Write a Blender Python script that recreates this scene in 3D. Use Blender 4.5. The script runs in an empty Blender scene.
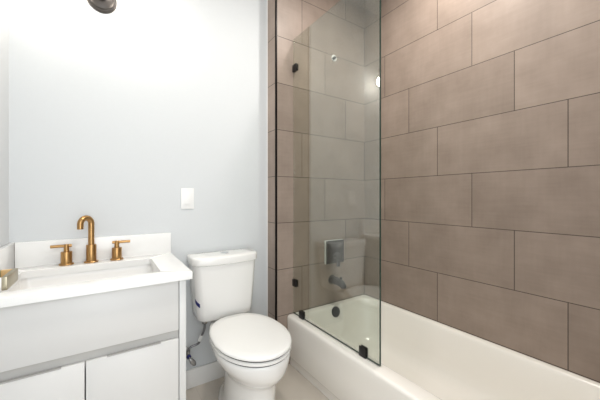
import bpy, bmesh, math, random
from mathutils import Vector, Matrix
PI = math.pi
random.seed(4)
scene = bpy.context.scene
COL = scene.collection

# ------------------------------------------------------------------ camera
EYE = 1.12
cam_d = bpy.data.cameras.new('camera')
cam = bpy.data.objects.new('camera', cam_d)
COL.objects.link(cam)
cam.location = (0, 0, EYE)
cam.rotation_euler = (PI / 2, 0, -0.580403)
cam_d.sensor_fit = 'HORIZONTAL'
cam_d.sensor_width = 36
cam_d.lens = 286.82 / 600 * 36
cam_d.shift_x = (300 - 294.465) / 600
cam_d.shift_y = -(200 - 197.15) / 600
cam_d.clip_start = 0.01
scene.camera = cam

# ------------------------------------------------------------------ world, exposure
world = bpy.data.worlds.new('hall_daylight')
scene.world = world
world.use_nodes = True
bg = world.node_tree.nodes['Background']
bg.inputs['Color'].default_value = (0.93, 0.97, 1.0, 1)
bg.inputs['Strength'].default_value = 0.8
scene.view_settings.view_transform = 'Standard'
scene.view_settings.look = 'None'
scene.view_settings.gamma = 1
scene.view_settings.use_curve_mapping = False
scene.view_settings.exposure = 0.9

BULB_STRENGTH = 27.0
ADDED_LAMP_WATTS = 5.0


def area_lamp(name, loc, size, watts, color, rot=(0, 0, 0), shape='DISK', size_y=None):
    d = bpy.data.lights.new(name, 'AREA')
    d.shape = shape
    d.size = size
    if size_y:
        d.size_y = size_y
    d.energy = watts
    d.color = color
    o = bpy.data.objects.new(name, d)
    COL.objects.link(o)
    o.location = loc
    o.rotation_euler = rot
    return o


# daylight coming in through the open doorway the photographer stands in
area_lamp('doorway_daylight', (0.05, -0.55, 1.35), 0.85, 6.5, (0.95, 0.98, 1.0), (PI / 2, 0, 0), 'RECTANGLE', 1.9)
# unseen ceiling lamps added for fill light (trims are built further down)
ADDED_LAMPS = [(0.42, 0.75, 2.745), (1.30, 0.85, 2.745)]
for p in ADDED_LAMPS:
    lamp = area_lamp('added_fill_lamp', (p[0], p[1], p[2] - 0.012), 0.12, ADDED_LAMP_WATTS * (1.65 if p[0] > 1 else 1.0), (1.0, 0.95, 0.89))
    lamp.data.spread = math.radians(165)


# ------------------------------------------------------------------ materials
def mat(name, color, rough=0.5, metal=0.0, spec=0.5, coat=0.0, vary=0.0, scale=8.0, bump=0.0):
    m = bpy.data.materials.new(name)
    m.use_nodes = True
    nt = m.node_tree
    b = nt.nodes['Principled BSDF']
    b.inputs['Base Color'].default_value = (*color, 1)
    b.inputs['Roughness'].default_value = rough
    b.inputs['Metallic'].default_value = metal
    b.inputs['Specular IOR Level'].default_value = spec
    b.inputs['Coat Weight'].default_value = coat
    b.inputs['Coat Roughness'].default_value = 0.05
    if vary or bump:
        tc = nt.nodes.new('ShaderNodeTexCoord')
        no = nt.nodes.new('ShaderNodeTexNoise')
        no.inputs['Scale'].default_value = scale
        no.inputs['Detail'].default_value = 4
        nt.links.new(tc.outputs['Object'], no.inputs['Vector'])
        if vary:
            mx = nt.nodes.new('ShaderNodeMix')
            mx.data_type = 'RGBA'
            mx.inputs[6].default_value = (*[c * (1 - vary) for c in color], 1)
            mx.inputs[7].default_value = (*[min(1, c * (1 + vary)) for c in color], 1)
            nt.links.new(no.outputs['Fac'], mx.inputs[0])
            nt.links.new(mx.outputs[2], b.inputs['Base Color'])
        if bump:
            bp = nt.nodes.new('ShaderNodeBump')
            bp.inputs['Strength'].default_value = bump
            bp.inputs['Distance'].default_value = 0.002
            nt.links.new(no.outputs['Fac'], bp.inputs['Height'])
            nt.links.new(bp.outputs['Normal'], b.inputs['Normal'])
    return m


class NT:
    """small helper for building node graphs"""
    def __init__(self, m):
        self.t = m.node_tree

    def math(self, op, a, b=None, c=None):
        n = self.t.nodes.new('ShaderNodeMath')
        n.operation = op
        for i, v in enumerate((a, b, c)):
            if v is None:
                continue
            if isinstance(v, (int, float)):
                n.inputs[i].default_value = v
            else:
                self.t.links.new(v, n.inputs[i])
        return n.outputs[0]

    def mix(self, f, a, b):
        n = self.t.nodes.new('ShaderNodeMix')
        n.data_type = 'RGBA'
        for i, v in ((0, f), (6, a), (7, b)):
            if isinstance(v, (int, float)):
                n.inputs[i].default_value = v
            elif isinstance(v, tuple):
                n.inputs[i].default_value = v
            else:
                self.t.links.new(v, n.inputs[i])
        return n.outputs[2]


TILE_H, TILE_W, TILE_Z0 = 0.3065, 0.6125, EYE + 0.1362


def tile_material(name, along, joint0, step, tint, dark, grout):
    """large-format porcelain in a third-offset running bond; 'along' is the horizontal axis of the wall"""
    m = bpy.data.materials.new(name)
    m.use_nodes = True
    nt = m.node_tree
    b = nt.nodes['Principled BSDF']
    g = NT(m)
    tc = nt.nodes.new('ShaderNodeTexCoord')
    sep = nt.nodes.new('ShaderNodeSeparateXYZ')
    nt.links.new(tc.outputs['Object'], sep.inputs[0])
    a = sep.outputs[along]
    z = sep.outputs[2]
    rz = g.math('DIVIDE', g.math('SUBTRACT', z, TILE_Z0), TILE_H)
    row = g.math('FLOOR', rz)
    fz = g.math('SUBTRACT', rz, row)
    sh = g.math('MULTIPLY', row, step)
    ra = g.math('DIVIDE', g.math('SUBTRACT', g.math('SUBTRACT', a, joint0), sh), TILE_W)
    colm = g.math('FLOOR', ra)
    fa = g.math('SUBTRACT', ra, colm)
    dz = g.math('MULTIPLY', g.math('MINIMUM', fz, g.math('SUBTRACT', 1.0, fz)), TILE_H)
    da = g.math('MULTIPLY', g.math('MINIMUM', fa, g.math('SUBTRACT', 1.0, fa)), TILE_W)
    d = g.math('MINIMUM', dz, da) if along != 'none' else dz
    is_grout = g.math('LESS_THAN', d, 0.0018)
    # per-tile random number
    cmb = nt.nodes.new('ShaderNodeCombineXYZ')
    nt.links.new(row, cmb.inputs[0])
    nt.links.new(colm, cmb.inputs[1])
    wn = nt.nodes.new('ShaderNodeTexWhiteNoise')
    nt.links.new(cmb.outputs[0], wn.inputs['Vector'])
    # soft horizontal linen streaks + clouds, different in each tile
    mp = nt.nodes.new('ShaderNodeMapping')
    mp.inputs['Scale'].default_value = (5, 5, 90)
    nt.links.new(tc.outputs['Object'], mp.inputs['Vector'])
    va = nt.nodes.new('ShaderNodeVectorMath')
    va.operation = 'ADD'
    nt.links.new(mp.outputs[0], va.inputs[0])
    vs = nt.nodes.new('ShaderNodeVectorMath')
    vs.operation = 'SCALE'
    vs.inputs['Scale'].default_value = 13
    nt.links.new(wn.outputs['Color'], vs.inputs[0])
    nt.links.new(vs.outputs[0], va.inputs[1])
    n1 = nt.nodes.new('ShaderNodeTexNoise')
    n1.inputs['Scale'].default_value = 1.0
    n1.inputs['Detail'].default_value = 5
    nt.links.new(va.outputs[0], n1.inputs['Vector'])
    mp2 = nt.nodes.new('ShaderNodeMapping')
    mp2.inputs['Scale'].default_value = (60, 60, 6)
    nt.links.new(tc.outputs['Object'], mp2.inputs['Vector'])
    n3 = nt.nodes.new('ShaderNodeTexNoise')
    n3.inputs['Scale'].default_value = 1.0
    n3.inputs['Detail'].default_value = 3
    nt.links.new(mp2.outputs[0], n3.inputs['Vector'])
    n2 = nt.nodes.new('ShaderNodeTexNoise')
    n2.inputs['Scale'].default_value = 7
    n2.inputs['Detail'].default_value = 6
    nt.links.new(tc.outputs['Object'], n2.inputs['Vector'])
    f = g.math('ADD', g.math('MULTIPLY', n1.outputs['Fac'], 0.22), g.math('MULTIPLY', n2.outputs['Fac'], 0.78))
    f = g.math('ADD', f, g.math('MULTIPLY', g.math('SUBTRACT', n3.outputs['Fac'], 0.5), 0.16))
    f = g.math('ADD', f, g.math('MULTIPLY', g.math('SUBTRACT', wn.outputs['Value'], 0.5), 0.22))
    f = g.math('MULTIPLY_ADD', g.math('SUBTRACT', f, 0.5), 2.0, 0.5)
    body = g.mix(f, (*dark, 1), (*tint, 1))
    nt.links.new(g.mix(is_grout, body, (*grout, 1)), b.inputs['Base Color'])
    b.inputs['Roughness'].default_value = 0.42
    b.inputs['Specular IOR Level'].default_value = 0.35
    bp = nt.nodes.new('ShaderNodeBump')
    bp.inputs['Strength'].default_value = 0.35
    bp.inputs['Distance'].default_value = 0.002
    nt.links.new(g.math('SUBTRACT', 1.0, is_grout), bp.inputs['Height'])
    nt.links.new(bp.outputs['Normal'], b.inputs['Normal'])
    return m


TINT, DARK, GROUT = (0.358, 0.284, 0.237), (0.256, 0.200, 0.165), (0.07, 0.052, 0.042)
M_TILE_R = tile_material('tile_taupe_long_wall', 1, 1.0187, 0.20417, TINT, DARK, GROUT)
M_TILE_B = tile_material('tile_taupe_end_wall', 0, 1.131, 0.40833, TINT, DARK, GROUT)
M_PAINT = mat('wall_paint', (0.636, 0.657, 0.669), 0.6, spec=0.3, vary=0.012, scale=60, bump=0.04)
M_CEIL = mat('ceiling_paint', (0.82, 0.82, 0.81), 0.8, spec=0.2, vary=0.01, scale=60)
M_TRIM = mat('white_trim_paint', (0.80, 0.79, 0.77), 0.4, vary=0.01)
M_DARKTRIM = mat('bronze_tile_edge', (0.018, 0.014, 0.012), 0.4, metal=0.6, vary=0.1)
M_PORC = mat('porcelain', (0.84, 0.83, 0.81), 0.12, spec=0.5, coat=0.4, vary=0.006)
M_SEAT = mat('seat_plastic', (0.86, 0.85, 0.83), 0.22, vary=0.006)
M_TUB = mat('tub_acrylic', (0.90, 0.87, 0.815), 0.2, coat=0.3, vary=0.006)
M_QUARTZ = mat('quartz', (0.84, 0.84, 0.83), 0.18, coat=0.2, vary=0.015, scale=25)
M_CAB = mat('cabinet_lacquer', (0.69, 0.685, 0.672), 0.35, vary=0.006)
M_CABSIDE = mat('cabinet_side_lacquer', (0.70, 0.70, 0.69), 0.35, vary=0.006)
M_RAIL = mat('recessed_rail_grey', (0.50, 0.49, 0.47), 0.4, vary=0.02)
M_PULL = mat('brushed_pull', (0.42, 0.41, 0.40), 0.45, metal=0.3, vary=0.05)
M_GAP = mat('dark_gap', (0.03, 0.03, 0.03), 0.8, vary=0.1)
M_BRASS = mat('brushed_brass', (0.46, 0.27, 0.11), 0.3, metal=1.0, vary=0.06, scale=40)
M_TRAYBRASS = mat('pale_brass', (0.42, 0.38, 0.28), 0.35, metal=0.85, vary=0.06)
M_WOOD = mat('light_wood', (0.78, 0.54, 0.27), 0.5, vary=0.12, scale=18)
M_BLACK = mat('matte_black', (0.012, 0.011, 0.011), 0.38, spec=0.4, vary=0.15)
M_BRONZE = mat('dark_bronze', (0.06, 0.054, 0.05), 0.35, metal=0.6, vary=0.1)
M_GAPSHADE = mat('gap_shade_grey', (0.10, 0.10, 0.10), 0.7, vary=0.05)
M_CHROME = mat('chrome', (0.75, 0.75, 0.76), 0.12, metal=1.0, vary=0.02)
M_WHITEPL = mat('white_plastic', (0.82, 0.82, 0.81), 0.35, vary=0.008)
M_STEEL = mat('dull_steel', (0.36, 0.36, 0.36), 0.25, metal=1.0, vary=0.05)
M_HOSE = mat('braided_hose', (0.22, 0.22, 0.23), 0.35, metal=0.8, vary=0.2, scale=400)
M_BLUE = mat('blue_plastic', (0.018, 0.022, 0.15), 0.4, vary=0.05)
M_LABEL = mat('label_paper', (0.72, 0.72, 0.78), 0.5, vary=0.02)
M_GASKET = mat('white_gasket', (0.62, 0.61, 0.58), 0.5, vary=0.02)


def floor_material():
    m = mat('floor_tile', (0.5, 0.46, 0.41), 0.35)
    nt = m.node_tree
    b = nt.nodes['Principled BSDF']
    g = NT(m)
    tc = nt.nodes.new('ShaderNodeTexCoord')
    sep = nt.nodes.new('ShaderNodeSeparateXYZ')
    nt.links.new(tc.outputs['Object'], sep.inputs[0])
    ds = []
    for i, off, w in ((0, 0.44, 0.6), (1, 1.02, 0.6)):
        r = g.math('DIVIDE', g.math('SUBTRACT', sep.outputs[i], off), w)
        fr = g.math('FRACT', r)
        ds.append(g.math('MULTIPLY', g.math('MINIMUM', fr, g.math('SUBTRACT', 1.0, fr)), w))
    isg = g.math('LESS_THAN', g.math('MINIMUM', ds[0], ds[1]), 0.0016)
    no = nt.nodes.new('ShaderNodeTexNoise')
    no.inputs['Scale'].default_value = 6
    no.inputs['Detail'].default_value = 6
    nt.links.new(tc.outputs['Object'], no.inputs['Vector'])
    body = g.mix(no.outputs['Fac'], (0.55, 0.495, 0.43, 1), (0.63, 0.575, 0.505, 1))
    nt.links.new(g.mix(isg, body, (0.54, 0.487, 0.423, 1)), b.inputs['Base Color'])
    return m


M_FLOOR = floor_material()


def glass_material(name, tint):
    """real pane: tinted straight-through light plus a Fresnel reflection on each face"""
    m = bpy.data.materials.new(name)
    m.use_nodes = True
    nt = m.node_tree
    nt.nodes.remove(nt.nodes['Principled BSDF'])
    out = nt.nodes['Material Output']
    tr = nt.nodes.new('ShaderNodeBsdfTransparent')
    tr.inputs['Color'].default_value = (*tint, 1)
    gl = nt.nodes.new('ShaderNodeBsdfGlossy')
    gl.inputs['Roughness'].default_value = 0.0
    geo = nt.nodes.new('ShaderNodeNewGeometry')
    g = NT(m)
    ior = g.math('ADD', 1.92, g.math('MULTIPLY', geo.outputs['Backfacing'], 1 / 1.92 - 1.92))
    fr = nt.nodes.new('ShaderNodeFresnel')
    nt.links.new(ior, fr.inputs['IOR'])
    mx = nt.nodes.new('ShaderNodeMixShader')
    nt.links.new(fr.outputs[0], mx.inputs[0])
    nt.links.new(tr.outputs[0], mx.inputs[1])
    nt.links.new(gl.outputs[0], mx.inputs[2])
    nt.links.new(mx.outputs[0], out.inputs['Surface'])
    return m


M_GLASS = glass_material('clear_glass', (0.885, 0.915, 0.885))
M_GLASSEDGE = mat('green_glass_edge', (0.025, 0.05, 0.038), 0.15, vary=0.05)


def emitter(name, color, strength):
    m = bpy.data.materials.new(name)
    m.use_nodes = True
    b = m.node_tree.nodes['Principled BSDF']
    b.inputs['Base Color'].default_value = (0.9, 0.9, 0.88, 1)
    b.inputs['Emission Color'].default_value = (*color, 1)
    b.inputs['Emission Strength'].default_value = strength
    return m


M_BULB = emitter('lit_bulb', (1.0, 0.92, 0.82), BULB_STRENGTH)
M_ADDED_DIFFUSER = emitter('added_lamp_diffuser', (1.0, 0.93, 0.84), 4.0)


# ------------------------------------------------------------------ mesh helpers
def finish(name, bm, m, parent=None, smooth=True, angle=32):
    bmesh.ops.recalc_face_normals(bm, faces=bm.faces)
    lim = math.radians(angle)
    for f in bm.faces:
        f.smooth = smooth
    for e in bm.edges:
        if len(e.link_faces) == 2 and e.calc_face_angle(0) > lim:
            e.smooth = False
    me = bpy.data.meshes.new(name)
    bm.to_mesh(me)
    bm.free()
    me.materials.append(m)
    o = bpy.data.objects.new(name, me)
    COL.objects.link(o)
    if parent is not None:
        o.parent = parent
        o.matrix_parent_inverse = Matrix.Translation(-Vector(parent.location)) if False else Matrix.Identity(4)
        # meshes are written in world coordinates: undo the parent's position
        o.location = -Vector(world_loc(parent))
    return o


def world_loc(o):
    v = Vector(o.location)
    while o.parent:
        o = o.parent
        v += Vector(o.location)
    return v


def tag(o, label=None, cat=None, group=None, kind=None):
    for k, v in (('label', label), ('category', cat), ('group', group), ('kind', kind)):
        if v:
            o[k] = v
    return o


def thing(name, loc, label, cat, group=None):
    o = bpy.data.objects.new(name, None)
    o.empty_display_size = 0.05
    COL.objects.link(o)
    o.location = loc
    return tag(o, label, cat, group)


def add_box(bm, x0, x1, y0, y1, z0, z1, bev=0.0, seg=2):
    r = bmesh.ops.create_cube(bm, size=1)
    vs = r['verts']
    for v in vs:
        v.co = Vector(((x0 + x1) / 2 + v.co.x * (x1 - x0), (y0 + y1) / 2 + v.co.y * (y1 - y0), (z0 + z1) / 2 + v.co.z * (z1 - z0)))
    if bev:
        es = list({e for v in vs for e in v.link_edges})
        bmesh.ops.bevel(bm, geom=es, offset=bev, segments=seg, affect='EDGES', profile=0.5)


def box(name, m, parent, *a, **k):
    bm = bmesh.new()
    add_box(bm, *a, **k)
    return finish(name, bm, m, parent)


def loft(bm, rings, cap0=True, cap1=True, closed=True):
    vr = [[bm.verts.new(p) for p in r] for r in rings]
    n = len(vr[0])
    for a, b in zip(vr[:-1], vr[1:]):
        for i in range(n if closed else n - 1):
            j = (i + 1) % n
            bm.faces.new((a[i], a[j], b[j], b[i]))
    if cap0:
        bm.faces.new(list(reversed(vr[0])))
    if cap1:
        bm.faces.new(vr[-1])


def basis(axis):
    w = Vector(axis).normalized()
    u = w.orthogonal().normalized()
    return u, w.cross(u), w


def add_lathe(bm, origin, axis, prof, seg=32):
    """profile of (radius, distance along the axis)"""
    u, v, w = basis(axis)
    o = Vector(origin)
    rings = []
    for r, h in prof:
        r = max(r, 1e-5)
        rings.append([o + w * h + (u * math.cos(2 * PI * i / seg) + v * math.sin(2 * PI * i / seg)) * r for i in range(seg)])
    loft(bm, rings)


def lathe(name, m, parent, origin, axis, prof, seg=32):
    bm = bmesh.new()
    add_lathe(bm, origin, axis, prof, seg)
    return finish(name, bm, m, parent)


def add_tube(bm, pts, rad, seg=20):
    pts = [Vector(p) for p in pts]
    rads = rad if isinstance(rad, (list, tuple)) else [rad] * len(pts)
    t0 = (pts[1] - pts[0]).normalized()
    u = t0.orthogonal().normalized()
    rings = []
    for i, p in enumerate(pts):
        t = (pts[min(i + 1, len(pts) - 1)] - pts[max(i - 1, 0)]).normalized()
        u = (u - t * u.dot(t)).normalized()
        v = t.cross(u)
        rings.append([p + (u * math.cos(2 * PI * k / seg) + v * math.sin(2 * PI * k / seg)) * rads[i] for k in range(seg)])
    loft(bm, rings)


def tube(name, m, parent, pts, rad, seg=20):
    bm = bmesh.new()
    add_tube(bm, pts, rad, seg)
    return finish(name, bm, m, parent)


def smooth_path(pts, n=8):
    pts = [Vector(p) for p in pts]
    P = [pts[0] * 2 - pts[1]] + pts + [pts[-1] * 2 - pts[-2]]
    out = []
    for i in range(1, len(P) - 2):
        a, b, c, d = P[i - 1:i + 3]
        for k in range(n):
            t = k / n
            out.append(0.5 * ((2 * b) + (c - a) * t + (2 * a - 5 * b + 4 * c - d) * t * t + (3 * b - a - 3 * c + d) * t ** 3))
    out.append(pts[-1])
    return out


def rr(x0, x1, y0, y1, r, z, n=8):
    """rounded rectangle in plan"""
    r = min(r, (x1 - x0) / 2 - 1e-4, (y1 - y0) / 2 - 1e-4)
    out = []
    for cx, cy, a0 in ((x1 - r, y1 - r, 0), (x0 + r, y1 - r, 90), (x0 + r, y0 + r, 180), (x1 - r, y0 + r, 270)):
        for k in range(n + 1):
            a = math.radians(a0 + 90 * k / n)
            out.append(Vector((cx + r * math.cos(a), cy + r * math.sin(a), z)))
    return out


def egg(cx, cy, a, front, back, z, n=56, pb=0.75, pf=1.0, taper=0.0, px=1.0):
    """toilet outline in plan: pointed round front towards -Y, squarer back towards +Y"""
    out = []
    for k in range(n):
        t = 2 * PI * k / n
        c, s = math.cos(t), math.sin(t)
        if s >= 0:
            y = back * abs(s) ** pb
            x = a * math.copysign(abs(c) ** pb, c) * (1 - taper * abs(s) ** 1.2)
        else:
            y = -front * abs(s) ** pf
            x = a * math.copysign(abs(c) ** px, c)
        out.append(Vector((cx + x, cy + y, z)))
    return out


# ------------------------------------------------------------------ room shell
LX = -0.360        # left wall
DP = 1.750         # painted back wall
DB = 1.630         # tiled end wall of the tub alcove
FX = 0.925         # where the furred-out tiled wall starts
RX = 1.746         # tiled long wall
FY = 0.085         # front wall (doorway wall)
CZ = 2.76


def structure(name, m, *a, **k):
    o = box(name, m, None, *a, **k)
    return tag(o, kind='structure')


structure('floor', M_FLOOR, LX - 0.12, RX + 0.12, -0.9, DP + 0.12, -0.08, 0.0)
structure('ceiling', M_CEIL, LX - 0.12, RX + 0.12, FY - 0.12, DP + 0.12, CZ, CZ + 0.08)
structure('wall_left', M_PAINT, LX - 0.12, LX, FY - 0.12, DP, 0.0, CZ)
structure('wall_back', M_PAINT, LX - 0.12, FX, DP, DP + 0.12, 0.0, CZ)
structure('wall_end', M_TILE_B, FX, RX, DB, DP + 0.12, 0.0, CZ)
structure('wall_right', M_TILE_R, RX, RX + 0.12, FY - 0.12, DP + 0.12, 0.0, CZ)
structure('wall_front', M_PAINT, 0.60, RX, FY - 0.12, FY, 0.0, CZ)
structure('wall_front', M_PAINT, LX, 0.60, FY - 0.12, FY, 2.35, CZ)
structure('baseboard_back', M_TRIM, 0.29, FX - 0.002, DP - 0.013, DP - 0.0005, 0.0, 0.108, bev=0.003)
# dark metal edge profile on the outer corner of the tiled wall
bm = bmesh.new()
add_box(bm, FX - 0.0035, FX + 0.0085, DB - 0.003, DB + 0.004, 0.0, CZ, 0.001, 1)
add_box(bm, FX - 0.0035, FX + 0.003, DB - 0.003, DB + 0.009, 0.0, CZ, 0.001, 1)
tag(finish('trim_1', bm, M_DARKTRIM), kind='structure')
# caulk line where the tiled return meets the painted wall
tag(box('trim_2', M_TRIM, None, FX - 0.005, FX, DP - 0.006, DP, 0.108, CZ), kind='structure')

# ------------------------------------------------------------------ bodies of the added ceiling fill lamps (outside the frame)
for i, p in enumerate(ADDED_LAMPS):
    lab = ('added round white ceiling fill lamp over the floor by the sink', 'added round white ceiling fill lamp over the tub')[i]
    t = thing('added_ceiling_lamp', (p[0], p[1], CZ), lab, 'ceiling light', 'added ceiling fill lamps')
    lathe('added_lamp_trim_ring', M_WHITEPL, t, (p[0], p[1], CZ), (0, 0, -1), [(0.095, 0), (0.095, 0.006), (0.075, 0.011), (0.072, 0.006), (0.072, 0.0)], 40)
    lathe('added_diffuser', M_ADDED_DIFFUSER, t, (p[0], p[1], CZ), (0, 0, -1), [(0.0715, 0.0), (0.0715, 0.004), (0.0, 0.004)], 40)

# ------------------------------------------------------------------ bathtub
TX0, TX1, TY0, TY1, RIM = 1.010, RX - 0.001, 0.104, DB - 0.001, 0.333
tub = thing('bathtub', ((TX0 + TX1) / 2, (TY0 + TY1) / 2, 0.0),
            'white alcove bathtub with plain apron against the brown tiled walls', 'bathtub')
bm = bmesh.new()
ix0, ix1, iy0, iy1 = 1.098, 1.712, 0.20, 1.580
rings = [
    rr(TX0 + 0.022, TX1, TY0, TY1, 0.004, 0.0),
    rr(TX0 + 0.022, TX1, TY0, TY1, 0.004, 0.050),
    rr(TX0 + 0.018, TX1, TY0, TY1, 0.004, 0.056),
    rr(TX0 + 0.006, TX1, TY0, TY1, 0.004, 0.062),
    rr(TX0 + 0.003, TX1, TY0, TY1, 0.004, 0.068),
    rr(TX0 + 0.003, TX1, TY0, TY1, 0.004, 0.20),
    rr(TX0 + 0.001, TX1, TY0, TY1, 0.004, RIM - 0.045),
    rr(TX0, TX1, TY0, TY1, 0.004, RIM - 0.018),
    rr(TX0 + 0.002, TX1, TY0, TY1, 0.006, RIM - 0.008),
    rr(TX0 + 0.007, TX1, TY0, TY1, 0.008, RIM - 0.002),
    rr(TX0 + 0.014, TX1, TY0, TY1, 0.010, RIM),
    rr(ix0 - 0.012, ix1 + 0.008, iy0 - 0.012, iy1 + 0.010, 0.075, RIM),
    rr(ix0 - 0.005, ix1 + 0.004, iy0 - 0.005, iy1 + 0.005, 0.075, RIM - 0.002),
    rr(ix0, ix1, iy0, iy1, 0.08, RIM - 0.008),
    rr(ix0 + 0.004, ix1 - 0.005, iy0 + 0.01, iy1 - 0.004, 0.09, RIM - 0.022),
    rr(ix0 + 0.018, ix1 - 0.02, iy0 + 0.05, iy1 - 0.020, 0.12, RIM - 0.09),
    rr(ix0 + 0.035, ix1 - 0.04, iy0 + 0.11, iy1 - 0.045, 0.14, RIM - 0.18),
    rr(ix0 + 0.050, ix1 - 0.055, iy0 + 0.16, iy1 - 0.065, 0.15, RIM - 0.235),
    rr(ix0 + 0.075, ix1 - 0.08, iy0 + 0.20, iy1 - 0.095, 0.15, RIM - 0.265),
    rr(ix0 + 0.120, ix1 - 0.12, iy0 + 0.26, iy1 - 0.14, 0.13, RIM - 0.278),
    rr(ix0 + 0.20, ix1 - 0.20, iy0 + 0.40, iy1 - 0.30, 0.08, RIM - 0.282),
]
loft(bm, rings)
finish('tub_body', bm, M_TUB, tub, angle=50)
tag(lathe('overflow_cover', M_BLACK, tub, (1.386, iy1 - 0.008, RIM - 0.042), (0, -1, 0.16),
          [(0.037, -0.002), (0.037, 0.006), (0.034, 0.010), (0.0, 0.011)], 36), 'round matte black overflow cover')
tag(lathe('drain', M_BLACK, tub, (1.405, 1.33, RIM - 0.2805), (0, 0, 1),
          [(0.034, -0.002), (0.034, 0.003), (0.03, 0.005), (0.0, 0.006)], 32), 'round black drain')

# ------------------------------------------------------------------ glass shower screen
GX = 1.061
scr = thing('shower_screen', (GX, 1.26, RIM),
            'frameless clear glass shower screen standing on the tub rim with black clamps', 'shower screen')
GY0, GY1, GZ0, GZ1 = 0.892, 1.626, 0.3375, 2.186
bm = bmesh.new()
e = 0.0008
add_box(bm, GX - 0.004, GX + 0.004, GY0 + e, GY1 - e, GZ0 + e, GZ1 - e)
finish('glass_panel', bm, M_GLASS, scr, smooth=False)
# ground green edges of the sheet
for y0, y1, z0, z1 in ((GY0, GY0 + 0.0026, GZ0, GZ1), (GY0 + 0.0026, GY1, GZ0, GZ0 + 0.0022)):
    tag(box('polished_edge', M_GLASSEDGE, scr, GX - 0.0042, GX + 0.0042, y0, y1, z0, z1), 'dark green polished glass edge')


def clamp(y0, y1, z0, z1, on_wall):
    bm = bmesh.new()
    for s in (-1, 1):
        xa, xb = sorted((GX + s * 0.0046, GX + s * 0.0098))
        add_box(bm, xa, xb, y0, y1, z0, z1, 0.0025, 2)
    if on_wall:
        add_box(bm, GX - 0.0095, GX + 0.0095, DB - 0.0035, DB - 0.0003, z0 + 0.002, z1 - 0.002)
    else:
        add_box(bm, GX - 0.0095, GX + 0.0095, y0 + 0.002, y1 - 0.002, RIM + 0.0002, RIM + 0.0042)
    o = finish('clamp', bm, M_BLACK, scr)
    tag(o, 'matte black glass clamp')


clamp(1.583, DB - 0.001, EYE + 0.845, EYE + 0.892, True)
clamp(1.583, DB - 0.001, EYE - 0.600, EYE - 0.553, True)
clamp(1.505, 1.552, RIM + 0.001, RIM + 0.048, False)
clamp(0.975, 1.020, RIM + 0.001, RIM + 0.050, False)

# ------------------------------------------------------------------ black tub valve, spout, shower outlet
vx, vz = 1.421, EYE - 0.405
val = thing('shower_valve', (vx, DB, vz), 'square black shower valve plate on the tiled end wall above the tub spout', 'shower valve')
tag(box('backing_plate', M_GASKET, val, vx - 0.092, vx + 0.080, DB - 0.010, DB - 0.0003, vz - 0.085, vz + 0.0885, bev=0.002), 'pale backing plate showing at the left edge')
tag(box('valve_plate', M_BLACK, val, vx - 0.084, vx + 0.084, DB - 0.020, DB - 0.010, vz - 0.083, vz + 0.084, bev=0.003), 'matte black square plate')
bm = bmesh.new()
add_lathe(bm, (vx + 0.005, DB - 0.020, vz - 0.03), (0, -1, 0), [(0.026, 0), (0.026, 0.028), (0.024, 0.031), (0.0, 0.031)])
add_box(bm, vx - 0.009, vx + 0.019, DB - 0.049, DB - 0.036, vz - 0.106, vz - 0.02, 0.004)
tag(finish('lever_handle', bm, M_BLACK, val), 'matte black lever pointing down')

sx, sz = 1.400, EYE - 0.610
sp = thing('tub_spout', (sx, DB, sz), 'matte black tub spout on the tiled end wall below the square valve plate', 'tub spout')
lathe('flange', M_BLACK, sp, (sx, DB, sz), (0, -1, 0), [(0.033, 0.0003), (0.033, 0.006), (0.030, 0.009), (0.0, 0.009)])
tube('spout_body', M_BLACK, sp, [(sx, DB - 0.009, sz), (sx, DB - 0.06, sz), (sx, DB - 0.095, sz - 0.002), (sx, DB - 0.115, sz - 0.009), (sx, DB - 0.126, sz - 0.022), (sx, DB - 0.128, sz - 0.033)],
     [0.028, 0.0275, 0.0265, 0.025, 0.022, 0.019], 28)
lathe('diverter_knob', M_BLACK, sp, (sx, DB - 0.102, sz + 0.022), (0, 0, 1), [(0.006, 0), (0.006, 0.008), (0.009, 0.010), (0.009, 0.016), (0.0, 0.017)], 20)

st = thing('shower_arm_outlet', (1.417, DB, EYE + 1.035), 'small bare shower pipe outlet with a pale ring high on the tiled end wall', 'pipe outlet')
tag(lathe('ring', M_WHITEPL, st, (1.421, DB, EYE + 1.038), (0, -1, 0), [(0.024, 0.0003), (0.024, 0.004), (0.015, 0.006), (0.013, 0.003), (0.0, 0.003)], 28), 'pale wall ring')
tag(lathe('pipe_plug', M_BLACK, st, (1.412, DB - 0.004, EYE + 1.031), (-0.1, -1, -0.1), [(0.010, 0), (0.010, 0.022), (0.008, 0.024), (0.0, 0.022)], 20), 'dark threaded pipe end')

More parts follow.
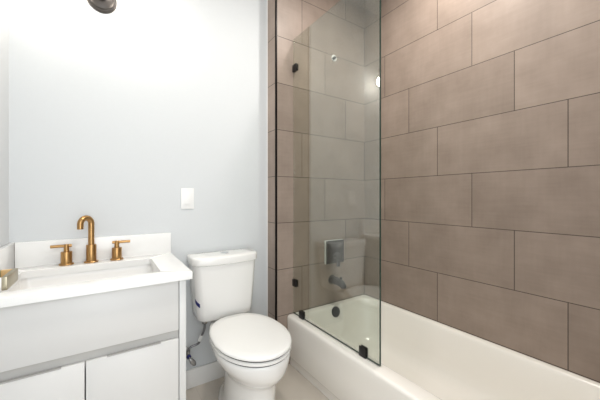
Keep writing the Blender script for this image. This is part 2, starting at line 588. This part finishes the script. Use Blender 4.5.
# ------------------------------------------------------------------ toilet
cx = 0.583
wc = thing('toilet', (cx, 1.40, 0.0), 'white two-piece toilet with closed lid beside the vanity', 'toilet')
bm = bmesh.new()
BX = cx + 0.026
R = [
    egg(BX, 1.400, 0.124, 0.235, 0.27, 0.0, taper=0.44),
    egg(BX, 1.400, 0.124, 0.235, 0.27, 0.018, taper=0.44),
    egg(BX, 1.400, 0.118, 0.226, 0.262, 0.032, taper=0.50),
    egg(BX, 1.390, 0.114, 0.215, 0.25, 0.06, taper=0.62),
    egg(BX, 1.370, 0.112, 0.203, 0.25, 0.11, taper=0.68),
    egg(BX, 1.350, 0.112, 0.193, 0.26, 0.200, taper=0.68),
    egg(BX, 1.340, 0.113, 0.191, 0.28, 0.246, taper=0.66),
    egg(BX, 1.330, 0.116, 0.195, 0.30, 0.266, taper=0.64),
    egg(BX - 0.003, 1.318, 0.124, 0.204, 0.31, 0.284, taper=0.61),
    egg(BX - 0.007, 1.306, 0.137, 0.218, 0.32, 0.307, taper=0.57),
    egg(BX - 0.012, 1.296, 0.152, 0.229, 0.34, 0.336, taper=0.52),
    egg(BX - 0.018, 1.290, 0.164, 0.236, 0.37, 0.366, taper=0.47),
    egg(BX - 0.021, 1.288, 0.172, 0.240, 0.40, 0.396, taper=0.43),
    egg(BX - 0.021, 1.288, 0.173, 0.240, 0.42, 0.411, taper=0.42),
    egg(BX - 0.021, 1.288, 0.168, 0.236, 0.415, 0.418, taper=0.42),
]
loft(bm, R)
finish('bowl', bm, M_PORC, wc, angle=60)
# seat ring and lid (closed): the gaps get their dark look from strips added below
bm = bmesh.new()
A, F, B = 0.1785, 0.246, 0.244
SXC = cx + 0.004


def seat_ring(d, z, k=1.0):
    return egg(SXC, 1.288, (A - d) * k, (F - d) * k, (B - d * 0.5) * k, z, pb=0.52, taper=0.34)


loft(bm, [seat_ring(0.150, 0.4182), seat_ring(0.150, 0.4254), seat_ring(0.001, 0.4256), seat_ring(0, 0.4275), seat_ring(0, 0.4355), seat_ring(0.006, 0.4384), seat_ring(0.030, 0.4376)])
finish('seat', bm, M_SEAT, wc, angle=60)
bm = bmesh.new()
loft(bm, [seat_ring(0.150, 0.4374), seat_ring(0.150, 0.4462), seat_ring(0.001, 0.4464), seat_ring(-0.001, 0.4485), seat_ring(-0.001, 0.455),
          seat_ring(0.002, 0.459), seat_ring(0.009, 0.462), seat_ring(0, 0.4645, 0.8), seat_ring(0, 0.466, 0.4)])
finish('lid', bm, M_SEAT, wc, angle=60)
for zz0, zz1 in ((0.4180, 0.4256), (0.4380, 0.4464)):  # added dark strips paint the shade into the seat and lid gaps
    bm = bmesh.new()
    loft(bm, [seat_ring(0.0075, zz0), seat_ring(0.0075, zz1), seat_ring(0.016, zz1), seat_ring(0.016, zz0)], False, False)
    tag(finish('gap_shade_strip', bm, M_GAPSHADE, wc, angle=60), 'added dark grey strip standing in for the shade in the gap')
for s in (-1, 1):
    o = lathe('hinge_cap', M_SEAT, wc, (cx + 0.008 + s * 0.060, 1.548, 0.4185), (0, 0, 1), [(0.015, 0), (0.015, 0.018), (0.012, 0.022), (0.0, 0.023)], 24)


def tank_ring(hw, yb, yf, bow, z, r=0.035, n=10, m=16):
    """tank plan: flat back, gently bowed front"""
    out = []
    pts = []
    # back edge, right to left
    pts += [Vector((cx + hw, yb, 0)), Vector((cx - hw, yb, 0))]
    fr = []
    for k in range(m + 1):
        s = -1 + 2 * k / m
        fr.append((cx + s * hw, yf + bow * (abs(s) ** 2.6)))
    # corners rounded by superellipse blending on the front
    ring = [Vector((cx - hw + 0.012, yb, z)), Vector((cx - hw + 0.003, yb - 0.003, z)), Vector((cx - hw, yb - 0.012, z))]
    yl = yf + bow
    ring.append(Vector((cx - hw, (yb + yl) / 2, z)))
    for k in range(n + 1):
        a = PI / 2 * k / n
        ring.append(Vector((cx - hw + r * (1 - math.cos(a)), yl + r * (1 - math.sin(a)) - bow * (1 - (1 - r * (1 - math.cos(a)) / hw) ** 2.4) * 1.0, z)))
    x0 = hw - r
    y_end = ring[-1].y
    for k in range(1, m):
        x = -x0 + 2 * x0 * k / m
        base = yf + bow * (abs(x) / hw) ** 2.4
        ring.append(Vector((cx + x, base, z)))
    left = ring[3:4 + n + 1]
    for v in reversed(ring[0:4 + n + 1]):
        ring.append(Vector((2 * cx - v.x, v.y, z)))
    return ring


bm = bmesh.new()
loft(bm, [tank_ring(0.128, 1.715, 1.598, 0.016, 0.425), tank_ring(0.152, 1.722, 1.582, 0.019, 0.429),
          tank_ring(0.161, 1.727, 1.575, 0.020, 0.440), tank_ring(0.165, 1.729, 1.571, 0.021, 0.475), tank_ring(0.177, 1.733, 1.563, 0.026, 0.62),
          tank_ring(0.185, 1.735, 1.558, 0.031, 0.7415)])
finish('tank', bm, M_PORC, wc, angle=50)
bm = bmesh.new()
loft(bm, [tank_ring(0.187, 1.737, 1.556, 0.034, 0.742), tank_ring(0.194, 1.740, 1.549, 0.035, 0.746), tank_ring(0.195, 1.740, 1.548, 0.035, 0.751),
          tank_ring(0.195, 1.740, 1.548, 0.035, 0.778), tank_ring(0.193, 1.739, 1.550, 0.035, 0.784), tank_ring(0.187, 1.735, 1.556, 0.034, 0.788), tank_ring(0.12, 1.70, 1.59, 0.03, 0.790)])
finish('tank_lid', bm, M_PORC, wc, angle=40)
tag(lathe('flush_button', M_CHROME, wc, (cx + 0.002, 1.645, 0.7898), (0, 0, 1), [(0.024, 0), (0.024, 0.003), (0.021, 0.005), (0.0, 0.005)], 32), 'round chrome flush button')
# small label on the tank's left flank (follows the slanted wall)
bm = bmesh.new()
vo, vi = [], []
for q, zz in enumerate((0.536, 0.556)):
    k = (zz - 0.475) / 0.145
    rg = tank_ring(0.165 + 0.012 * k, 1.729 + 0.004 * k, 1.571 - 0.008 * k, 0.021 + 0.005 * k, zz)[4:11]
    mid = Vector((cx, 1.66, 0))
    for lst, off in ((vo, 1.012), (vi, 0.98)):
        lst.append([bm.verts.new((mid.x + (p.x - mid.x) * off, mid.y + (p.y - mid.y) * off, zz - 0.0035 * n_)) for n_, p in enumerate(rg)])
m_ = len(vo[0])
for a_ in range(m_ - 1):
    bm.faces.new((vo[0][a_], vo[0][a_ + 1], vo[1][a_ + 1], vo[1][a_]))
    bm.faces.new((vi[0][a_ + 1], vi[0][a_], vi[1][a_], vi[1][a_ + 1]))
    for q in (0, 1):
        bm.faces.new((vo[q][a_], vi[q][a_], vi[q][a_ + 1], vo[q][a_ + 1]))
for a_ in (0, m_ - 1):
    bm.faces.new((vo[0][a_], vo[1][a_], vi[1][a_], vi[0][a_]))
lb = finish('tank_label', bm, M_BLUE, wc)
tag(lb, 'small dark blue label on the tank side')
for s in (-1, 1):
    lathe('bolt_cap', M_SEAT, wc, (cx + 0.026 + s * 0.095, 1.46, 0.03), (0, 0, 1), [(0.016, -0.008), (0.016, 0.008), (0.012, 0.016), (0.0, 0.018)], 20)

# water stop and hose
wv = thing('water_supply_valve', (0.385, DP, 0.22), 'chrome stop valve and flexible hose on the wall under the toilet tank', 'water valve')
o = 0.388
lathe('wall_escutcheon', M_CHROME, wv, (o, DP, 0.222), (0, -1, 0), [(0.028, 0.0003), (0.026, 0.006), (0.012, 0.010), (0.0, 0.010)], 24)
bm = bmesh.new()
add_tube(bm, [(o, DP - 0.008, 0.222), (o, DP - 0.060, 0.222)], 0.008, 16)
add_tube(bm, [(o, DP - 0.052, 0.208), (o, DP - 0.052, 0.246)], 0.011, 16)
finish('valve_body', bm, M_STEEL, wv)
bm = bmesh.new()
add_tube(bm, [(o, DP - 0.058, 0.220), (o + 0.010, DP - 0.085, 0.205)], 0.0055, 12)
u, v, w = basis((0.35, -0.9, -0.4))
ring = []
hdir = Vector((0.55, 0.0, -0.83)).normalized()
sdir = Vector((0.35, -0.9, -0.4)).normalized().cross(hdir).normalized()
for hh, rr_ in ((0.0, 0.9), (0.007, 1.0), (0.010, 0.8)):
    c = Vector((o + 0.016, DP - 0.085, 0.196)) + Vector((0.35, -0.9, -0.4)).normalized() * hh
    ring.append([c + hdir * math.cos(2 * PI * k / 24) * 0.027 * rr_ + sdir * math.sin(2 * PI * k / 24) * 0.013 * rr_ for k in range(24)])
loft(bm, ring)
finish('oval_handle', bm, M_STEEL, wv)
tag(lathe('blue_collar', M_BLUE, wv, (o + 0.002, DP - 0.060, 0.217), (0.25, -0.9, -0.4), [(0.012, 0), (0.012, 0.010), (0.0, 0.010)], 16), 'blue collar on the valve stem')
hose = smooth_path([(o, DP - 0.052, 0.246), (o + 0.012, DP - 0.054, 0.262), (o + 0.055, DP - 0.062, 0.276), (o + 0.062, DP - 0.075, 0.305), (o + 0.082, DP - 0.088, 0.36), (o + 0.084, DP - 0.088, 0.405), (o + 0.084, DP - 0.088, 0.4235)], 8)
tube('braided_hose', M_HOSE, wv, hose, 0.0062, 12)
(lathe('coupling_nut', M_STEEL, wv, (o + 0.0845, DP - 0.088, 0.395), (0, 0, 1), [(0.014, 0), (0.016, 0.004), (0.016, 0.022), (0.012, 0.029), (0.0, 0.029)], 16))
tag(lathe('ferrule', M_WHITEPL, wv, hose[22], hose[25] - hose[22], [(0.0095, 0), (0.0095, 0.035), (0.0, 0.035)], 16), 'white hose ferrule')

# ------------------------------------------------------------------ light switch
sw = thing('light_switch', (0.397, DP, EYE - 0.008), 'white rocker light switch on the painted wall above the toilet tank', 'light switch')
box('cover_plate', M_WHITEPL, sw, 0.360, 0.434, DP - 0.006, DP - 0.0003, EYE - 0.069, EYE + 0.052, bev=0.0025)
bm = bmesh.new()
add_box(bm, 0.380, 0.414, DP - 0.0085, DP - 0.006, EYE - 0.042, EYE + 0.025, 0.0012, 2)
for v in bm.verts:
    if v.co.y < DP - 0.007 and v.co.z < EYE - 0.01:
        v.co.y -= 0.002
finish('rocker', bm, M_WHITEPL, sw)
for dz in (-0.058, 0.041):
    lathe('screw', M_WHITEPL, sw, (0.397, DP - 0.006, EYE + dz), (0, -1, 0), [(0.0035, -0.001), (0.0035, 0.0005), (0.0, 0.001)], 12)

# ------------------------------------------------------------------ vanity
CT = EYE - 0.313       # counter top
CB = CT - 0.031
VF = 1.272             # face of the doors
van = thing('vanity_cabinet', (-0.03, 1.5, 0.0), 'white flat-front bathroom vanity cabinet with two doors under the quartz counter', 'vanity cabinet')
bm = bmesh.new()
add_box(bm, -0.338, 0.2535, 1.30, DP - 0.001, 0.10, 0.118)
add_box(bm, -0.338, 0.2535, DP - 0.014, DP - 0.001, 0.118, CB - 0.0005)
add_box(bm, -0.338, 0.2535, 1.345, 1.360, 0.0, 0.10)
finish('carcass', bm, M_CAB, van)
box('side_panel', M_CABSIDE, van, 0.2565, 0.283, VF - 0.002, DP - 0.0015, 0.0, CB - 0.0005, bev=0.0012)
box('side_panel', M_CABSIDE, van, -0.358, -0.3395, VF - 0.002, DP - 0.0015, 0.0, CB - 0.0005, bev=0.0012)
# slanted finger rail recessed between the fixed front and the doors
tag(box('finger_rail', M_RAIL, van, -0.338, 0.2545, VF + 0.016, 1.3148, 0.50, EYE - 0.545), 'grey recessed rail between front and doors')
box('fixed_front', M_CAB, van, -0.338, 0.2535, VF, VF + 0.0195, EYE - 0.5565, CB - 0.004, bev=0.0012)
for x0, x1, p0, p1 in ((-0.338, -0.0655, -0.325, -0.131), (-0.0615, 0.2535, 0.002, 0.185)):
    d = box('door', M_CAB, van, x0, x1, VF, VF + 0.0155, 0.085, EYE - 0.592, bev=0.0012)
    bm = bmesh.new()
    add_box(bm, p0, p1, VF - 0.0008, VF + 0.010, EYE - 0.5922, EYE - 0.5900, 0.0005, 1)
    add_box(bm, p0, p1, VF - 0.0010, VF - 0.0002, EYE - 0.594, EYE - 0.5900)
    o_ = finish('edge_pull', bm, M_PULL, None)
    o_.parent = d
    o_.location = -Vector(world_loc(d))
    tag(o_, 'brushed grey metal edge pull')
# dark shadow space between the doors
ct = thing('vanity_countertop', (-0.02, 1.5, CB), 'white quartz vanity countertop with upstands along back and left wall', 'countertop')
bm = bmesh.new()
CX0, CX1, CY0, CY1 = -0.3585, 0.305, 1.246, DP - 0.0005
SX0, SX1, SY0, SY1 = -0.297, 0.192, 1.318, 1.640
h = 0.0035
outer = lambda z, i=0.0: rr(CX0 + i, CX1 - i, CY0 + i, CY1 - i, 0.006, z, 6)
inner = lambda z, i=0.0: rr(SX0 - i, SX1 + i, SY0 - i, SY1 + i, 0.016, z, 6)
rings = [outer(CB), outer(CT - h), outer(CT - h * 0.3, h * 0.3), outer(CT, h), inner(CT, 0.002), inner(CT - 0.002), inner(CB)]
vr = [[bm.verts.new(p) for p in r] for r in rings]
n = len(vr[0])
for a, b in zip(vr, vr[1:] + vr[:1]):
    for i in range(n):
        j = (i + 1) % n
        bm.faces.new((a[i], a[j], b[j], b[i]))
finish('slab', bm, M_QUARTZ, ct, angle=40)
box('backsplash', M_QUARTZ, ct, CX0 + 0.0215, 0.304, DP - 0.0215, DP - 0.0005, CT - 0.004, CT + 0.1125, bev=0.002)
box('side_splash', M_QUARTZ, ct, CX0, CX0 + 0.021, CY0 + 0.004, DP - 0.0005, CT - 0.004, CT + 0.1125, bev=0.002)

sk = thing('undermount_sink', (-0.052, 1.48, CB - 0.14), 'white rectangular undermount sink set in the quartz counter', 'sink')
bm = bmesh.new()
rings = []
for i, z, r in ((0.022, CB - 0.0008, 0.03), (0.022, CB - 0.014, 0.03), (0.012, CB - 0.10, 0.05), (-0.03, CB - 0.150, 0.05)):
    rings.append(rr(SX0 - i, SX1 + i, SY0 - i, SY1 + i, r, z, 6))
for i, z, r in ((-0.04, CB - 0.138, 0.05), (-0.02, CB - 0.132, 0.05), (-0.006, CB - 0.115, 0.045), (0.004, CB - 0.02, 0.03), (0.008, CB - 0.0008, 0.03)):
    rings.append(rr(SX0 - i, SX1 + i, SY0 - i, SY1 + i, r, z, 6))
vr = [[bm.verts.new(p) for p in r] for r in rings]
for a, b in zip(vr, vr[1:] + vr[:1]):
    if a is vr[3]:
        continue
    for i in range(n):
        j = (i + 1) % n
        bm.faces.new((a[i], a[j], b[j], b[i]))
bm.faces.new(vr[4]); bm.faces.new(vr[3])
finish('basin', bm, M_PORC, sk, angle=50)
tag(lathe('drain', M_BRASS, sk, (-0.064, 1.52, CB - 0.1380), (0, 0, 1), [(0.026, 0.0002), (0.026, 0.003), (0.02, 0.005), (0.0, 0.005)], 28), 'round brass drain')

# ------------------------------------------------------------------ widespread brass faucet
fx, fy = -0.061, 1.6955
fa = thing('faucet', (fx, fy, CT), 'brushed brass widespread faucet with gooseneck spout at the back of the sink', 'faucet')
bm = bmesh.new()
z0 = CT + 0.0004
add_lathe(bm, (fx, fy, z0), (0, 0, 1), [(0.0295, 0), (0.0295, 0.004), (0.028, 0.006), (0.0205, 0.0065), (0.0205, 0.082), (0.0195, 0.0845), (0.0, 0.0845)], 32)
dx, dy = Vector((-0.052, -0.053)).normalized()
rad = 0.0285
top = CT + 0.186
path = [(fx, fy, CT + 0.08), (fx, fy, CT + 0.13), (fx, fy, top - 0.004)]
for k in range(0, 19):
    a = PI * k / 18
    d_ = rad * (1 - math.cos(a))
    path.append((fx + dx * d_, fy + dy * d_, top + rad * math.sin(a)))
d_ = 2 * rad
path.append((fx + dx * d_, fy + dy * d_, top - 0.022))
add_tube(bm, path, 0.0128, 24)
finish('spout', bm, M_BRASS, fa)
for hx, sgn in ((-0.155, -1), (0.044, 1)):
    hb = lathe('handle', M_BRASS, fa, (hx, fy, z0), (0, 0, 1),
               [(0.0285, 0), (0.0285, 0.004), (0.027, 0.006), (0.0215, 0.0065), (0.0215, 0.058), (0.0205, 0.060), (0.0105, 0.060), (0.0105, 0.078), (0.0105, 0.092), (0.009, 0.094), (0.0, 0.094)], 28)
    l_ = tube('lever', M_BRASS, None, [(hx - sgn * 0.020, fy, z0 + 0.0865), (hx + sgn * 0.058, fy, z0 + 0.0865)], 0.0068, 16)
    l_.parent = hb
    l_.location = -Vector(world_loc(hb))

# ------------------------------------------------------------------ small brass-edged tray on the counter, at the left edge
tr = thing('tray', (-0.308, 1.41, CT), 'small open brass-sided tray with wooden inside on the counter left of the sink', 'tray')
ax0, ax1, ay0, ay1, az = -0.3355, -0.279, 1.336, 1.480, CT + 0.0005
for xa, xb in ((ax1 - 0.014, ax1), (ax0, ax0 + 0.012)):
    tag(box('side_wall', M_TRAYBRASS, tr, xa, xb, ay0, ay1, az, az + 0.045, bev=0.001), 'pale brass side')
box('end_wall', M_QUARTZ, tr, ax0 + 0.0122, ax1 - 0.0142, ay0 + 0.002, ay0 + 0.012, az, az + 0.043, bev=0.0008)
tag(box('end_wall', M_WOOD, tr, ax0 + 0.0122, ax1 - 0.0142, ay1 - 0.012, ay1, az, az + 0.044, bev=0.0008), 'light wood end')
tag(box('base', M_WOOD, tr, ax0 + 0.0122, ax1 - 0.0142, ay0 + 0.0125, ay1 - 0.0125, az, az + 0.008), 'light wood base')

# ------------------------------------------------------------------ vanity wall light (only its dark canopy dips into the frame)
wx, wz = -0.020, EYE + 0.998
wl = thing('vanity_wall_light', (wx, DP, wz), 'dark bronze wall light with round canopy and bright bulbs above the sink', 'wall light')
lathe('canopy', M_BRONZE, wl, (wx, DP, wz), (0, -1, 0), [(0.066, 0.0004), (0.066, 0.010), (0.062, 0.014), (0.055, 0.015), (0.052, 0.022), (0.045, 0.026), (0.0, 0.027)], 48)
bm = bmesh.new()
add_tube(bm, smooth_path([(wx, DP - 0.022, wz), (wx, DP - 0.075, wz + 0.002), (wx, DP - 0.10, wz + 0.03), (wx, DP - 0.10, wz + 0.085)], 6), 0.011, 16)
add_lathe(bm, (wx, DP - 0.026, wz), (0, -1, 0), [(0.02, 0), (0.018, 0.018), (0.0, 0.020)], 24)
finish('arm', bm, M_BRONZE, wl)
tube('bar', M_BRONZE, wl, [(wx - 0.192, DP - 0.10, wz + 0.088), (wx + 0.192, DP - 0.10, wz + 0.088)], 0.009, 16)
for s in (-1, 1):
    x = wx + s * 0.172
    lathe('socket', M_BRONZE, wl, (x, DP - 0.10, wz + 0.0785), (0, 0, -1), [(0.012, 0), (0.018, 0.006), (0.018, 0.044), (0.0, 0.044)], 20)
    lathe('bulb', M_BULB, wl, (x, DP - 0.10, wz + 0.0343), (0, 0, -1),
          [(0.013, 0.0), (0.014, 0.005), (0.026, 0.016), (0.036, 0.031), (0.0385, 0.045), (0.036, 0.059), (0.026, 0.074), (0.012, 0.081), (0.0, 0.083)], 28)
